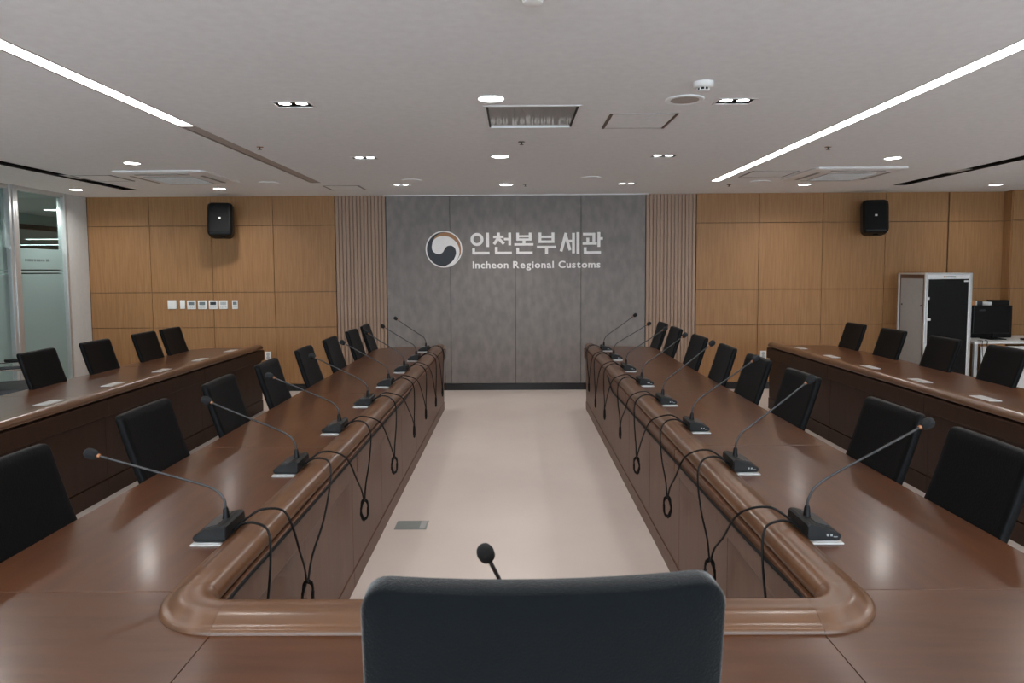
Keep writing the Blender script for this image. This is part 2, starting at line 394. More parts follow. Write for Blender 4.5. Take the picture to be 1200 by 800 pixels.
def access(x0, x1, y0, y1, label):
    cx, cy = (x0 + x1) / 2, (y0 + y1) / 2; a, b = (x1 - x0) / 2, (y1 - y0) / 2
    t = thing('access_panel', label, 'ceiling panel', (cx, cy, CEIL))
    MB().box(-a + .012, a - .012, -b + .012, b - .012, -.004, 0, .0015).build('hatch', M['ceiling'], t)
    for e0 in (-a, a - .018): MB().box(e0, e0 + .018, -b, b, -.0075, 0).build('side_frame', M['rackbrown'] if y0 < 5 else M['rackgrey'], t)
    for e0 in (-b, b - .006): MB().box(-a, a, e0, e0 + .006, -.005, 0).build('end_frame', M['rackgrey'], t)
access(.615, 1.05, 4.46, 4.90, 'square ceiling hatch with a thin brown frame, right of the glossy framed panel')
access(2.42, 2.90, 7.07, 7.52, 'square ceiling hatch between the right strip light and the right cassette')
access(-4.53, -4.11, 7.07, 7.52, 'square ceiling hatch between the left cassette and the black slot')
access(-2.22, -1.80, 8.05, 8.47, 'square ceiling hatch near the back wall at the end of the left strip')
t = thing('screen_housing', 'framed glossy panel recessed in the ceiling, reflecting the wall sign', 'ceiling panel', (.115, 4.55, CEIL))
MB().box(-.30, -.283, -.325, .325, -.004, .05).box(.283, .30, -.325, .325, -.004, .05).box(-.283, .283, -.325, -.308, -.004, .05).box(-.283, .283, .308, .325, -.004, .05).build('frame', M['lampwhite'], t)
MB().box(-.283, .283, -.308, .308, .006, .014).build('glossy_cover', M['gloss_panel'], t)
MB().box(-.283, -.272, -.30, .30, -.001, .006).box(.272, .283, -.30, .30, -.001, .006).build('side_gasket', M['dark'], t)

for x, y, l in ((1.0, 4.10, 'flat round ceiling speaker beside the smoke detector'), (-1.12, 7.62, 'flat round ceiling speaker left of centre near the grey wall'),
                (.83, 7.50, 'flat round ceiling speaker right of centre near the grey wall'), (-2.74, 7.76, 'flat round ceiling speaker between the left strip and left cassette'),
                (2.80, 7.92, 'flat round ceiling speaker just behind the right square hatch')):
    t = thing('ceiling_speaker', l, 'ceiling speaker', (x, y, CEIL))
    MB().lathe([(.112, 0), (.112, -.006), (.106, -.009), (.098, -.007)], k=32).build('rim', M['ceiling'], t, True)
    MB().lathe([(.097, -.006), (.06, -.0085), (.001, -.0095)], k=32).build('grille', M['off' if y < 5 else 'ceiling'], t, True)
def detector(x, y, l, r=.055):
    t = thing('smoke_detector', l, 'detector', (x, y, CEIL))
    MB().lathe([(r, 0), (r, -.018), (r * .93, -.026), (r * .8, -.03)], k=28).build('body', M['white'], t, True)
    MB().lathe([(r * .55, -.03), (r * .55, -.042)], k=20).build('sensor_chamber', M['dark'], t)
    MB().lathe([(r * .6, -.042), (r * .58, -.047), (r * .3, -.052)], k=20).build('cap', M['white'], t, True)
    m = MB()
    for i in range(8):
        a = i * PI / 4; m.box(r * .56 * math.cos(a) - .003, r * .56 * math.cos(a) + .003, r * .56 * math.sin(a) - .003, r * .56 * math.sin(a) + .003, -.043, -.03)
    m.build('ribs', M['white'], t)
detector(1.01, 3.74, 'white smoke detector in front of the right twin spotlight')
detector(.07, 2.51, 'white detector with dark centre at the top edge of the picture', .06)
detector(-2.01, 2.68, 'small white detector beside the left strip light', .028)
for x, y, l in ((.06, 5.40, 'small sprinkler head just beyond the glossy framed panel'), (-2.02, 5.54, 'small sprinkler head beside the left strip light'),
                (2.57, 5.72, 'small sprinkler head beside the right strip light'), (.13, 8.06, 'small sprinkler head near the farthest centre downlight'),
                (2.53, 8.2, 'small sprinkler head near the end of the right strip')):
    t = thing('sprinkler', l, 'sprinkler', (x, y, CEIL))
    MB().lathe([(.028, 0), (.026, -.004), (.010, -.006)], k=16).build('escutcheon', M['chrome'], t, True)
    MB().lathe([(.006, -.005), (.006, -.02), (.016, -.021), (.016, -.023)], k=12).build('deflector', M['neck'], t)
# corridor lamps
for i, (x, y) in enumerate(((-6.75, 6.4), (-6.2, 8.3), (-7.3, 10.9), (-7.0, 14.0))):
    downlight(x, y, 'round downlight in the corridor ceiling, ' + ['just outside the glass wall', 'directly behind the first glass pane', 'above the corridor window', 'deep in the corridor'][i], r=.10, watts=12, group='corridor downlights')
for i, y in enumerate((14.5, 17.0, 20.0, 24.0)):
    for x in (-10.2, -13.2, -16.4):
        t = thing('office_strip_light', 'white strip light on the office ceiling seen through the corridor window', 'ceiling light', (x, y, CEIL), 0, 'office strip lights beyond the corridor')
        MB().box(-.95, .95, -.11, .11, -.02, 0).build('housing', M['lampwhite'], t)
        MB().box(-.93, .93, -.09, .09, -.024, -.02).build('diffuser', M['glow'], t)

# ================================================================== WALL SIGN
def px2w(cx, cy):   # coordinates of the measured lettering -> metres on the wall
    return (-.578 + (cx - 318) * (1.745 / 814.), 2.093 - (cy - 68) * (.283 / 127.))
YF = WALL - .03
def bars(rects, lines, ring=None):
    m = MB()
    for q, (x0, y0, x1, y1) in enumerate(rects):
        a = px2w(x0, y0); b = px2w(x1, y1); m.box(a[0], b[0], YF - .012 - .0005 * q, YF, b[1], a[1])
    for (x0, y0), (x1, y1), wd in lines:
        a = Vector(px2w(x0, y0)); b = Vector(px2w(x1, y1)); d = (b - a).normalized(); n = Vector((-d.y, d.x)) * wd * .5 * .00214
        q = [a + n, b + n, b - n, a - n]
        m.prism([(p.x, p.y) for p in q], lambda x, z, e=wd * x0: (x, YF - .0165 - .0001 * (e % 7), z), lambda x, z: (x, YF, z))
    if ring:
        cx, cy, ro, ri = ring; c = px2w(cx, cy); k = 32; s = .00219
        R = [[(c[0] + r * s * math.cos(2 * PI * j / k), y, c[1] + r * s * math.sin(2 * PI * j / k)) for j in range(k)] for r, y in ((ri, YF), (ro, YF), (ro, YF - .012), (ri, YF - .012), (ri, YF))]
        m.loft(R, False)
    return m
ks = thing('wall_sign', 'large white Korean letters mounted on the grey wall', 'sign', (0, YF, 1.8))
def under(o, p): o.parent = p; o.matrix_parent_inverse = Matrix.Translation(p.location).inverted(); return o
glyphs = [
 bars([(415, 68, 432, 152), (328, 158, 345, 195), (328, 180, 434, 195)], [], (358, 107, 39, 22)),
 bars([(481, 68, 499, 88), (458, 86, 522, 100), (524, 99, 552, 113), (551, 68, 568, 143), (468, 152, 485, 195), (468, 180, 572, 195)], [((490, 98), (462, 136), 18), ((492, 104), (524, 134), 18)]),
 bars([(600, 69, 617, 116), (677, 69, 694, 116), (600, 84, 694, 96), (600, 103, 694, 116), (638, 116, 656, 132), (588, 131, 705, 145), (600, 157, 617, 195), (600, 180, 700, 195)], []),
 bars([(737, 69, 754, 130), (817, 69, 834, 130), (737, 88, 834, 101), (737, 115, 834, 130), (727, 147, 845, 161), (777, 161, 795, 195)], []),
 bars([(918, 112, 945, 127), (943, 72, 960, 192), (970, 68, 988, 195)], [((906, 72), (875, 180), 18), ((904, 88), (930, 174), 17)]),
 bars([(1010, 72, 1085, 87), (1068, 72, 1085, 124), (1031, 101, 1048, 130), (1008, 128, 1095, 142), (1099, 68, 1116, 155), (1116, 98, 1132, 113), (1015, 157, 1032, 195), (1015, 180, 1120, 195)], [])]
for g in glyphs: under(g.build('letter', M['letter']), ks)
# English line, each letter its own piece
es = thing('wall_sign', 'smaller English line Incheon Regional Customs below the Korean letters', 'sign', (0, YF, 1.6))
def glyph_mesh(txt, size, off):
    cu = bpy.data.curves.new('t', 'FONT'); cu.body = txt; cu.size = size; cu.extrude = .005; cu.offset = off; cu.resolution_u = 4
    ob = bpy.data.objects.new('t', cu); C.objects.link(ob); bpy.context.view_layer.update()
    dg = bpy.context.evaluated_depsgraph_get(); me = bpy.data.meshes.new_from_object(ob.evaluated_get(dg))
    bpy.data.objects.remove(ob); xs = [v.co.x for v in me.vertices]
    return me, (min(xs), max(xs)) if xs else (0, 0)
TXT = 'Incheon Regional Customs'; size = .128
pos_ = []; glyph_cache = {}; xcur = 0; GAP = .013
for ch in TXT:
    if ch == ' ': xcur += .045; continue
    if ch not in glyph_cache: glyph_cache[ch] = glyph_mesh(ch, size, .0030)
    me, (a, b) = glyph_cache[ch]; pos_.append((ch, xcur - a)); xcur += b - a + GAP
X0, X1 = -.552, 1.135; k = (X1 - X0) / (xcur - GAP)
for ch, x in pos_:
    me = glyph_cache[ch][0]
    if not me.materials: me.materials.append(M['letter'])
    o = bpy.data.objects.new('letter', me); C.objects.link(o); o.rotation_euler = (PI / 2, 0, 0); o.scale = (k, 1, 1)
    o.location = (X0 + x * k, YF - .005, 1.628); under(o, es)
# emblem
em = thing('wall_emblem', 'round taegeuk emblem in white, navy and orange left of the letters', 'emblem', (-.930, YF, 1.88))
S = .242 / 113
def epoly(pts, y0, y1, name, m, n=6, sm=True):
    q = [Vector(((x - 158) * S, -(y - 167) * S, 0)) for x, y in pts]
    if sm:
        q2 = q + [q[0]]; q = spline(q2, n)[:-1]
    return MB().prism([(p.x, p.y) for p in q], lambda x, z: (x, y0, z), lambda x, z: (x, y1, z)).build(name, m, em)
def circ(r, cx=158, cy=167, k=40): return [(cx + r * math.cos(2 * PI * i / k), cy + r * math.sin(2 * PI * i / k)) for i in range(k)]
epoly(circ(113), -.014, 0, 'ring', M['letter'], sm=False)
epoly(circ(105), -.017, -.012, 'navy_field', M['navy'], sm=False)
epoly([(86, 125), (102, 95), (130, 72), (165, 64), (200, 70), (232, 92), (255, 125), (263, 165), (258, 205), (235, 165), (190, 120), (140, 110)], -.020, -.015, 'orange_arc', M['orange'])
epoly([(84, 152), (92, 118), (115, 96), (150, 86), (190, 92), (222, 112), (245, 142), (254, 180), (248, 215), (225, 248), (190, 269), (160, 273), (190, 258), (215, 235), (230, 205), (233, 185), (226, 160), (205, 146), (180, 148), (163, 165), (152, 185), (130, 197), (104, 190), (88, 174)], -.023, -.018, 'white_comma', M['letter'])

# ================================================================== WALL FITTINGS
def plate(name, x0, x1, z0, z1, label, cat, kind):
    cx = (x0 + x1) / 2; y = WALL - PT - .0
    t = thing(name, label, cat, (cx, y, z0)); a = (x1 - x0) / 2; h = z1 - z0
    MB().box(-a, a, -.012, 0, 0, h, .003).build('body', M['white'], t, True)
    if kind in ('lcd', 'lcd_dark', 'lcd_light'):
        MB().box(-a * .68, a * .68, -.014, -.011, h * .48, h * .84).build('display', M[kind], t)
        for i in range(4): MB().box(-a * .66 + i * a * .38, -a * .66 + i * a * .38 + a * .18, -.014, -.011, h * .16, h * .26).build('button', M['lcd_light'], t)
    if kind == 'switch':
        MB().box(-a * .5, a * .5, -.015, -.011, h * .18, h * .45, .001).build('rocker', M['white'], t)
    if kind == 'outlet':
        for zz in (.3, .68): MB().lathe([(a * .55, -.0125), (a * .55, -.0135)], (0, 0, h * zz), 16, 'y').build('socket', M['lcd_light'], t)
    return t
plate('wall_plate', -4.62, -4.505, 1.11, 1.225, 'blank square white wall plate, leftmost of the row', 'wall plate', '')
plate('light_switch', -4.455, -4.39, 1.11, 1.225, 'narrow white switch, second from left in the row', 'switch', 'switch')
plate('wall_thermostat', -4.36, -4.245, 1.105, 1.22, 'white thermostat with grey display beside the narrow switch', 'thermostat', 'lcd')
plate('wall_thermostat', -4.215, -4.10, 1.105, 1.22, 'white thermostat just left of the panel joint', 'thermostat', 'lcd')
plate('wall_thermostat', -4.07, -3.955, 1.105, 1.22, 'white thermostat with the darkest display, on the panel joint', 'thermostat', 'lcd_dark')
plate('wall_thermostat', -3.935, -3.82, 1.105, 1.22, 'white thermostat with pale blank display, rightmost square one', 'thermostat', 'lcd_light')
plate('wall_remote', -3.76, -3.685, 1.105, 1.22, 'narrow white control with a small display, rightmost in the row', 'control', 'lcd')
plate('power_outlet', -3.34, -3.26, .42, .53, 'white power outlet low on the left wall beside the desk end', 'outlet', 'outlet')
plate('power_outlet', 3.265, 3.345, .40, .51, 'left one of two white outlets low on the right wall', 'outlet', 'outlet')
plate('power_outlet', 3.385, 3.465, .40, .51, 'right one of two white outlets low on the right wall', 'outlet', 'outlet')

def speaker(x, z, yaw, label):
    t = thing('wall_speaker', label, 'speaker', (x, 8.86, z)); t.rotation_euler = (math.radians(-9), 0, yaw)
    prof = [(-.15, -.10), (-.15, .04), (-.11, .13), (.11, .13), (.15, .04), (.15, -.10), (.12, -.13), (-.12, -.13)]
    def ring(zz, s): return [(p[0] * s, p[1] * s, zz) for p in prof]
    MB().loft([ring(.0, .84), ring(.02, .95), ring(.05, 1), ring(.36, 1), ring(.40, .96), ring(.42, .84)]).build('cabinet', M['plastic'], t)
    MB().box(-.115, .115, -.137, -.125, .035, .385, .004).build('grille', M['grille'], t)
    MB().box(-.014, .014, -.1400, -.136, .205, .228).build('badge', M['white'], t)
    MB().box(-.03, .03, .10, .22, .17, .23).box(-.05, .05, .20, .225, .12, .28).build('bracket', M['plastic'], t)
    MB().tube([(0, .04, .42), (0, .04, .435)], .05, 12).tube([(.02, 0, -.015), (.02, 0, .005)], .03, 12).build('pivot_knob', M['plastic'], t)
speaker(-3.76, 2.045, math.radians(14), 'black wall speaker high on the left wood panels')
speaker(4.59, 2.03, math.radians(-16), 'black wall speaker high on the right wood panels')

# ================================================================== TABLES
TOP = .725; RAILTOP = .765; TEND = 7.86
# rail profile (u = distance from outer edge toward the aisle, z)
RP = [(0, .700), (0, .729), (.003, .735), (.009, .738), (.016, .738), (.024, .743), (.042, .755), (.054, .7602), (.062, .7612), (.072, .7608), (.082, .7605), (.092, .7615), (.102, .7625), (.112, .7605), (.124, .753), (.134, .742), (.139, .730), (.139, .722), (.135, .714), (.125, .711), (.02, .700)]
OX = .94; OY = 1.600; RR = .20
def corner_pts(side, n=10):
    cx, cy = -OX + RR, OY + RR
    res = []
    for i in range(n + 1):
        a = PI + (PI / 2) * i / n     # from -X direction to -Y direction
        res.append((a, cx, cy))
    return res
def rail_ring_arm(x_out, y, s):   # s=+1: aisle lies towards +x
    return [(x_out + s * u, y, z) for u, z in RP]
def seg_arm(name, x_out, s, y0, y1, m, parent, cap0=False, roundend=False):
    rings = [rail_ring_arm(x_out, y0 + .0008, s), rail_ring_arm(x_out, y1 - .0008 - (.03 if roundend else 0), s)]
    if roundend:
        for d, q in ((.018, .97), (.026, .9), (.03, .78)):
            rings.append([(x_out + s * (.075 + (u - .075) * (1 - (1 - q) * .5)), y1 - .03 + d, .727 + (z - .727) * q) for u, z in RP])
    return MB().loft(rings).build(name, m, parent, True)
ut = thing('conference_table', 'large U-shaped dark wood conference table with a raised rounded inner rail', 'table', (0, 4.5, 0))
def U(o): return under(o, ut)
ymods = [1.83, 3.38, 4.89, 6.38, TEND]
JG = .0012
# arm tops
for s in (-1, 1):
    sg = -s
    for i, (a, b) in enumerate(zip(ymods[:-1], ymods[1:])):
        x0, x1 = s * .9375, s * 1.56
        if i < 3:
            U(MB().box(x0, x1, a + JG, b - JG, .690, TOP, .002).build('table_top', M['table_y'], None, False))
        else:
            pts = [(x0, a + JG), (x0, b - .015)]
            R_ = .30
            for k in range(13):
                an = (PI / 2) * k / 12; pts.append((s * (1.56 - R_ + R_ * math.sin(an)), b - .015 - R_ + R_ * math.cos(an)))
            pts.append((x1, a + JG))
            U(MB().prism(pts, lambda x, y: (x, y, .690), lambda x, y: (x, y, TOP)).build('table_top', M['table_y']))
        o = seg_arm('edge_rail', s * OX, sg, a if i else OY + RR, b, M['rail'], None, roundend=(i == 3)); U(o)
        # skirt below: apron, panels, base board
        U(MB().box(s * .792, s * .850, a + JG, b - JG, .592, .706, .006).build('apron', M['table_z']))
        mid = (a + b) / 2
        for c, d in ((a, mid), (mid, b)):
            U(MB().box(s * .819, s * .850, c + .0015, d - .0015, .094, .591, .0015).build('skirt_panel', M['table_z']))
        U(MB().box(s * .815, s * .850, a + JG, b - JG, .0, .090, .0015).build('base_board', M['table_z']))
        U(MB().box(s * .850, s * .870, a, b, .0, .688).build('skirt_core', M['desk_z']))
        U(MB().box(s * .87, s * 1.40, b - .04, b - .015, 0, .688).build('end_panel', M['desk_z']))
    # corner tops
    cx, cy = s * .71, 1.61
    pts = []
    n = 10
    # inner boundary follows rail's outer edge
    for k in range(n + 1):
        a = (PI / 2) * k / n
        pts.append((s * (OX - RR + RR * math.cos(a)) if False else s * (OX - RR + (RR - .002) * math.cos(a)), OY + RR - (RR - .002) * math.sin(a)))
    poly = [(s * (OX - .002), ymods[0] - JG)] + pts + [(s * (OX - RR), .93), (s * 1.36, .93)]
    for k in range(1, 8):
        a = (PI / 2) * k / 8; poly.append((s * (1.36 + .20 * math.sin(a)), 1.13 - .20 * math.cos(a)))
    poly += [(s * 1.56, 1.13), (s * 1.56, ymods[0] - JG)]
    U(MB().prism(poly, lambda x, y: (x, y, .690), lambda x, y: (x, y, TOP)).build('table_top', M['table_x']))
    # rail corner
    rings = []
    c0 = (s * (OX - RR), OY + RR)
    for k in range(n + 1):
        a = (PI / 2) * k / n
        rings.append([(c0[0] + s * (RR - u) * math.cos(a), c0[1] - (RR - u) * math.sin(a), z) for u, z in RP])
    U(MB().loft(rings).build('edge_rail', M['rail'], None, True))
    U(MB().box(s * .792, s * .850, 1.70, ymods[0] - JG, .592, .706, .006).build('apron', M['table_z']))
    U(MB().box(s * .819, s * .850, 1.70, ymods[0] - .0015, .094, .591).build('skirt_panel', M['table_z']))
    U(MB().box(s * .815, s * .850, 1.70, ymods[0] - JG, .0, .090).build('base_board', M['table_z']))
    # short corner post in the inner angle
    U(MB().box(s * .775, s * .815, 1.71, 1.74, 0, .705, .003).build('corner_post', M['table_z']))
# head part
U(MB().box(-.74 + JG, .74 - JG, .93, OY + .002, .690, TOP, .002).build('table_top', M['table_x']))
for a, b in ((-OX + RR, OX - RR),):
    U(MB().loft([[(x, OY + u, z) for u, z in RP] for x in (a + .0006, b - .0006)]).build('edge_rail', M['railx'], None, True))
U(MB().box(-.79, .79, 1.70, 1.73, 0, .70).build('apron', M['table_z']))
for s in (-1, 1): U(MB().box(s * .60, s * .64, 1.05, 1.695, 0, .69).build('end_panel', M['desk_z']))

# side desks
for s, sd in ((-1, 'left'), (1, 'right')):
    dk = thing('side_desk', 'long dark wood side desk with raised front rail along the %s wall' % sd, 'desk', (s * 3.2, 5, 0))
    OXD = 3.030; mods = [1.8, 3.31, 4.82, 6.33, 7.86]
    for i, (a, b) in enumerate(zip(mods[:-1], mods[1:])):
        x0, x1 = s * (OXD - .002), s * 3.68
        if i < 3: under(MB().box(x0, x1, a + JG, b - JG, .690, TOP, .002).build('desk_top', M['table_y']), dk)
        else:
            pts = [(x0, a + JG), (x0, b - .015)]
            for k in range(13):
                an = (PI / 2) * k / 12; pts.append((s * (3.68 - .26 + .26 * math.sin(an)), b - .015 - .26 + .26 * math.cos(an)))
            pts.append((x1, a + JG))
            under(MB().prism(pts, lambda x, y: (x, y, .690), lambda x, y: (x, y, TOP)).build('desk_top', M['table_y']), dk)
        under(seg_arm('edge_rail', s * OXD, -s, a, b, M['rail'], None, roundend=(i == 3)), dk)
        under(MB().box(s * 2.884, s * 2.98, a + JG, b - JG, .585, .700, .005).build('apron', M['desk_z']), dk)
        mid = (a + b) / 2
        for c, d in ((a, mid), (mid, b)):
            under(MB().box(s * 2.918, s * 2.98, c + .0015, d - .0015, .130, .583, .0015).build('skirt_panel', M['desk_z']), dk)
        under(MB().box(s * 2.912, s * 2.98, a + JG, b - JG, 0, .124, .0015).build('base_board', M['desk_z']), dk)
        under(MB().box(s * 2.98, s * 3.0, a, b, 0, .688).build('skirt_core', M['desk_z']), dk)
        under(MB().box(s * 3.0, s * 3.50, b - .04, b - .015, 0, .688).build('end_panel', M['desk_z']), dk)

# ================================================================== MICROPHONES, PLATES, CABLES
ords = ['nearest', 'second', 'third', 'fourth', 'fifth', 'sixth', 'seventh', 'farthest']
def ordl(i, n=8): return ['first', 'second', 'third', 'fourth', 'fifth', 'sixth', 'seventh', 'eighth'][i]
micY = [2.24 + .742 * i for i in range(8)]
def table_plate(x, y, label, group, lx=.10, ly=.20):
    t = thing('socket_plate', label, 'socket plate', (x, y, TOP), 0, group)
    MB().box(-lx / 2, lx / 2, -ly / 2, ly / 2, 0, .005, .0015).build('cover', M['plate'], t)
    MB().box(-lx / 2 + .012, lx / 2 - .012, -ly / 2 + .015, ly / 2 - .015, .005, .0062).build('flap', M['alu'], t)
    return t
def microphone(x, y, s, headx, headz, label, dy=0, group=None):
    t = thing('gooseneck_microphone', label, 'microphone', (x, y, TOP + .006), 0, group)
    t.rotation_euler.z = PI if s < 0 else 0      # local +x points to the chair
    prof = [(-.045, .003), (-.052, .010), (-.050, .048), (-.043, .053), (-.030, .0525), (.018, .040), (.052, .022), (.057, .015), (.050, .003)]
    W = .086
    rings = []
    for yy, q in ((-W, .93), (-W + .005, 1), (W - .005, 1), (W, .93)):
        rings.append([(px_ * (1 if abs(px_) < .05 else q + (1 - q) * .4), yy * (1 if pz < .03 else .94), .004 + (pz - .004) * q) for px_, pz in prof])
    b = MB().loft(rings).build('base', M['plastic_g'], t)
    MB().box(-.022, .022, -.060, .060, .0, .003).build('label_area', M['lcd_dark'], b)
    lb = [o for o in bpy.data.objects if o.parent == b][-1]; lb.rotation_euler.y = math.radians(13.0); lb.location = (.006, 0, .0425); lb.name = 'button_panel'
    if s > 0: MB().box(.008, .014, -.0885, -.0855, .016, .023).box(.020, .026, -.0885, -.0855, .016, .022).box(.030, .042, -.0885, -.0855, .013, .0145).build('indicator_marks', M['lcd_light'], t)
    MB().tube([(-.020, 0, .048), (-.020, 0, .058), (-.019, 0, .080), (-.019, 0, .088)], [.013, .011, .009, .006], 12).build('neck_socket', M['plastic'], t, True)
    hx = abs(headx) - abs(x); hz = headz - TOP - .006
    dyl = dy * (1 if s > 0 else -1)
    pts = spline([(-.019, 0, .084), (-.015, 0, .112), (.008, dyl * .08, .142 + (hz - .27) * .1), (.062, dyl * .2, .166 + (hz - .27) * .28), (.062 + (hx - .062) * .45, dyl * .5, (.166 + (hz - .27) * .28) * .52 + hz * .48 - .004), (hx - .02, dyl, hz - .008)], 7)
    MB().tube(pts, .0042, 8).build('gooseneck', M['neck'], t, True)
    e = pts[-1]; d = (pts[-1] - pts[-3]).normalized()
    MB().tube([e - d * .003, e, e + d * .008], [.0055, .0075, .0075], 12).build('light_ring', M['copper'], t, True)
    q = e + d * .006; L = .046
    MB().tube([q + d * (L * a) for a in (0, .06, .25, .55, .8, .95, 1)], [.009, .013, .0165, .0185, .0165, .010, .003], 14).build('foam_windscreen', M['foam'], t, True)
    return t
headsL = [(-1.40, 1.0), (-1.35, 1.034), (-1.335, 1.028), (-1.32, 1.042), (-1.308, 1.052), (-1.287, 1.063), (-1.285, 1.053), (-1.287, 1.076)]
headsR = [(1.348, 1.084), (1.285, 1.108), (1.306, 1.104), (1.281, 1.107), (1.286, 1.091), (1.299, 1.079), (1.303, 1.065), (1.299, 1.099)]
for i, y in enumerate(micY):
    for s, hs, sd in ((-1, headsL, 'left'), (1, headsR, 'right')):
        wh = 'nearest the camera' if i == 0 else ('farthest, closest to the grey wall' if i == 7 else ordl(i) + ' from the camera')
        microphone(s * .985, y, s, hs[i][0], hs[i][1], 'black gooseneck microphone on the %s table arm, %s' % (sd, wh))
        table_plate(s * .992, y - .002, 'silver plate under the microphone on the %s table arm, %s' % (sd, wh), 'silver plates under the microphones')
for i in range(5):
    for s, sd in ((-1, 'left'), (1, 'right')):
        wh = ['nearest the camera', 'second from the camera', 'third from the camera', 'fourth from the camera', 'farthest from the camera'][i]
        table_plate(s * 3.14, 4.57 + .745 * i, 'bare silver plate on the %s side desk, %s' % (sd, wh), 'bare silver plates on the side desks', .085, .20)
# head microphone: the stem leans back toward the camera
hm = thing('gooseneck_microphone', 'black microphone whose round foam tip shows above the large front chair', 'microphone', (-.01, 1.41, TOP + .0005))
MB().loft([[(x * q, yy, z) for x, z in ((-.06, .004), (.06, .004), (.058, zt), (-.058, zt))] for yy, zt, q in ((-.065, .016, .95), (-.05, .025, 1), (.05, .052, 1), (.065, .05, .95))]).build('base', M['plastic_g'], hm)
p = spline([(0, .045, .05), (0, .045, .10), (-.003, .01, .16), (-.018, -.06, .24), (-.042, -.15, .335)], 7)
MB().tube(p, .0042, 8).build('gooseneck', M['neck'], hm, True)
e = p[-1]; d = (p[-1] - p[-3]).normalized()
MB().tube([e + d * (.044 * a) for a in (0, .06, .25, .55, .8, .95, 1)], [.007, .011, .0155, .0165, .0145, .009, .003], 18).build('foam_windscreen', M['foam'], hm, True)
MB().tube([(0, .045, .048), (0, .045, .075)], [.011, .008], 12).build('neck_socket', M['plastic'], hm, True)

coilL = [(2.46, .43), (3.42, .41), (4.29, .39), (5.16, .40), (5.85, .39), (6.60, .35), (7.20, .34)]
coilR = [(2.66, .42), (3.42, .42), (4.30, .38), (4.98, .43), (5.85, .38), (6.52, .35), (7.10, .40)]
XC = .768
def cable_down(m, s, ym, yoff, yc, zc, r=.0042, bulge=.0):
    """from the back of a microphone over the rail and down to (yc, zc)"""
    ys = ym + yoff; d = 1 if yc > ys else -1
    pts = [(s * .936, ys, TOP + .024), (s * .905, ys + d * .01, .772), (s * .86, ys + d * .02, .790 + bulge * .3), (s * .805, ys + d * (.04 + bulge), .778), (s * .772, ys + (yc - ys) * .30, .725),
           (s * (XC - .003), ys + (yc - ys) * .58, .61), (s * XC, ys + (yc - ys) * .88, zc + .10), (s * XC, yc, zc + .03)]
    m.tube(spline(pts, 5), r, 6)
for s, coils, sd in ((-1, coilL, 'left'), (1, coilR, 'right')):
    for i, (yc, zc) in enumerate(coils):
        t = thing('microphone_cable', 'black cable looping over the rail between the %s and %s microphones of the %s arm' % (ordl(i), ordl(i + 1), sd), 'cable', (s * XC, yc, 0))
        m = MB(); cable_down(m, s, micY[i], .022, yc - .008, zc, bulge=.02); under(m.build('lead', M['cable'], None, True), t)
        m = MB(); cable_down(m, s, micY[i + 1], -.022, yc + .010, zc); under(m.build('lead', M['cable'], None, True), t)
        m = MB(); R0, R1 = (.028, .055) if i < 3 else (.010, .045)
        pts = []
        for k in range(61):
            a = 2 * PI * 3 * k / 60 + PI / 2; q = (1, .86, .93, .8)[min(3, k // 20)] * (1 - .05 * math.sin(k * .5))
            pts.append((s * (XC - .70 * R0 * q * math.cos(a + .4 * math.sin(k)) * .8), yc + .70 * R0 * q * math.cos(a) + .003 * math.sin(k * .7), zc - .02 + R1 * q * math.sin(a)))
        m.tube(pts, .0042, 6); under(m.build('coil', M['cable'], None, True), t)
        if i >= 3:
            under(MB().tube([(s * XC, yc, zc + .05), (s * XC, yc + .004, zc - .01), (s * XC, yc + .008, zc - .06)], [.006, .008, .006], 8).build('connector', M['cable'], None, True), t)
        else:
            under(MB().tube([(s * (XC - .5 * R0), yc + .5 * R0, zc - .03), (s * (XC - .5 * R0), yc + .5 * R0 + .004, zc - .012)], .006, 8).build('cable_tie', M['cable'], None, True), t)
    # lead of the first microphone running forward behind the head table
    m = MB()
    m.tube(spline([(s * .936, micY[0] - .025, TOP + .024), (s * .90, micY[0] - .035, .773), (s * .85, micY[0] - .055, .785), (s * .795, micY[0] - .085, .768), (s * .770, micY[0] - .14, .69), (s * .765, micY[0] - .20, .55), (s * .76, micY[0] - .28, .38), (s * .72, micY[0] - .36, .10), (s * .66, micY[0] - .38, .006), (s * .40, 1.76, .006)], 6), .0042, 6)
    tag(m.build('microphone_cable', M['cable'], None, True), 'black cable hanging from the nearest %s microphone down behind the head table' % sd, 'cable')
    m = MB(); y = micY[7]
    m.tube(spline([(s * .936, y + .02, TOP + .024), (s * .90, y + .02, .774), (s * .85, y + .02, .785), (s * .795, y + .02, .768), (s * .770, y + .03, .66), (s * .765, y + .05, .45), (s * .765, y + .04, .36)], 6), .0035, 6)
    m.tube([(s * .765, y + .04, .37), (s * .765, y + .04, .30)], .007, 8)
    tag(m.build('microphone_cable', M['cable'], None, True), 'black cable with plug hanging from the farthest %s microphone' % sd, 'cable')
    # long straight cord clipped under the rail
    z0, z1, ye = (.708, .690, 4.9) if s < 0 else (.70, .62, 5.5)
    pts = [(s * .770, 1.745, z0 - .003)] + [(s * .784, 1.85 + (ye - 1.85) * k / 10, z0 + (z1 - z0) * (k / 10) ** .7) for k in range(11)] + [(s * .786, ye + .3, .705)]
    tag(MB().tube(spline(pts, 4), .0058, 6).build('long_cord', M['cable'], None, True), 'long black cord stretched straight under the %s inner rail' % sd, 'cord')

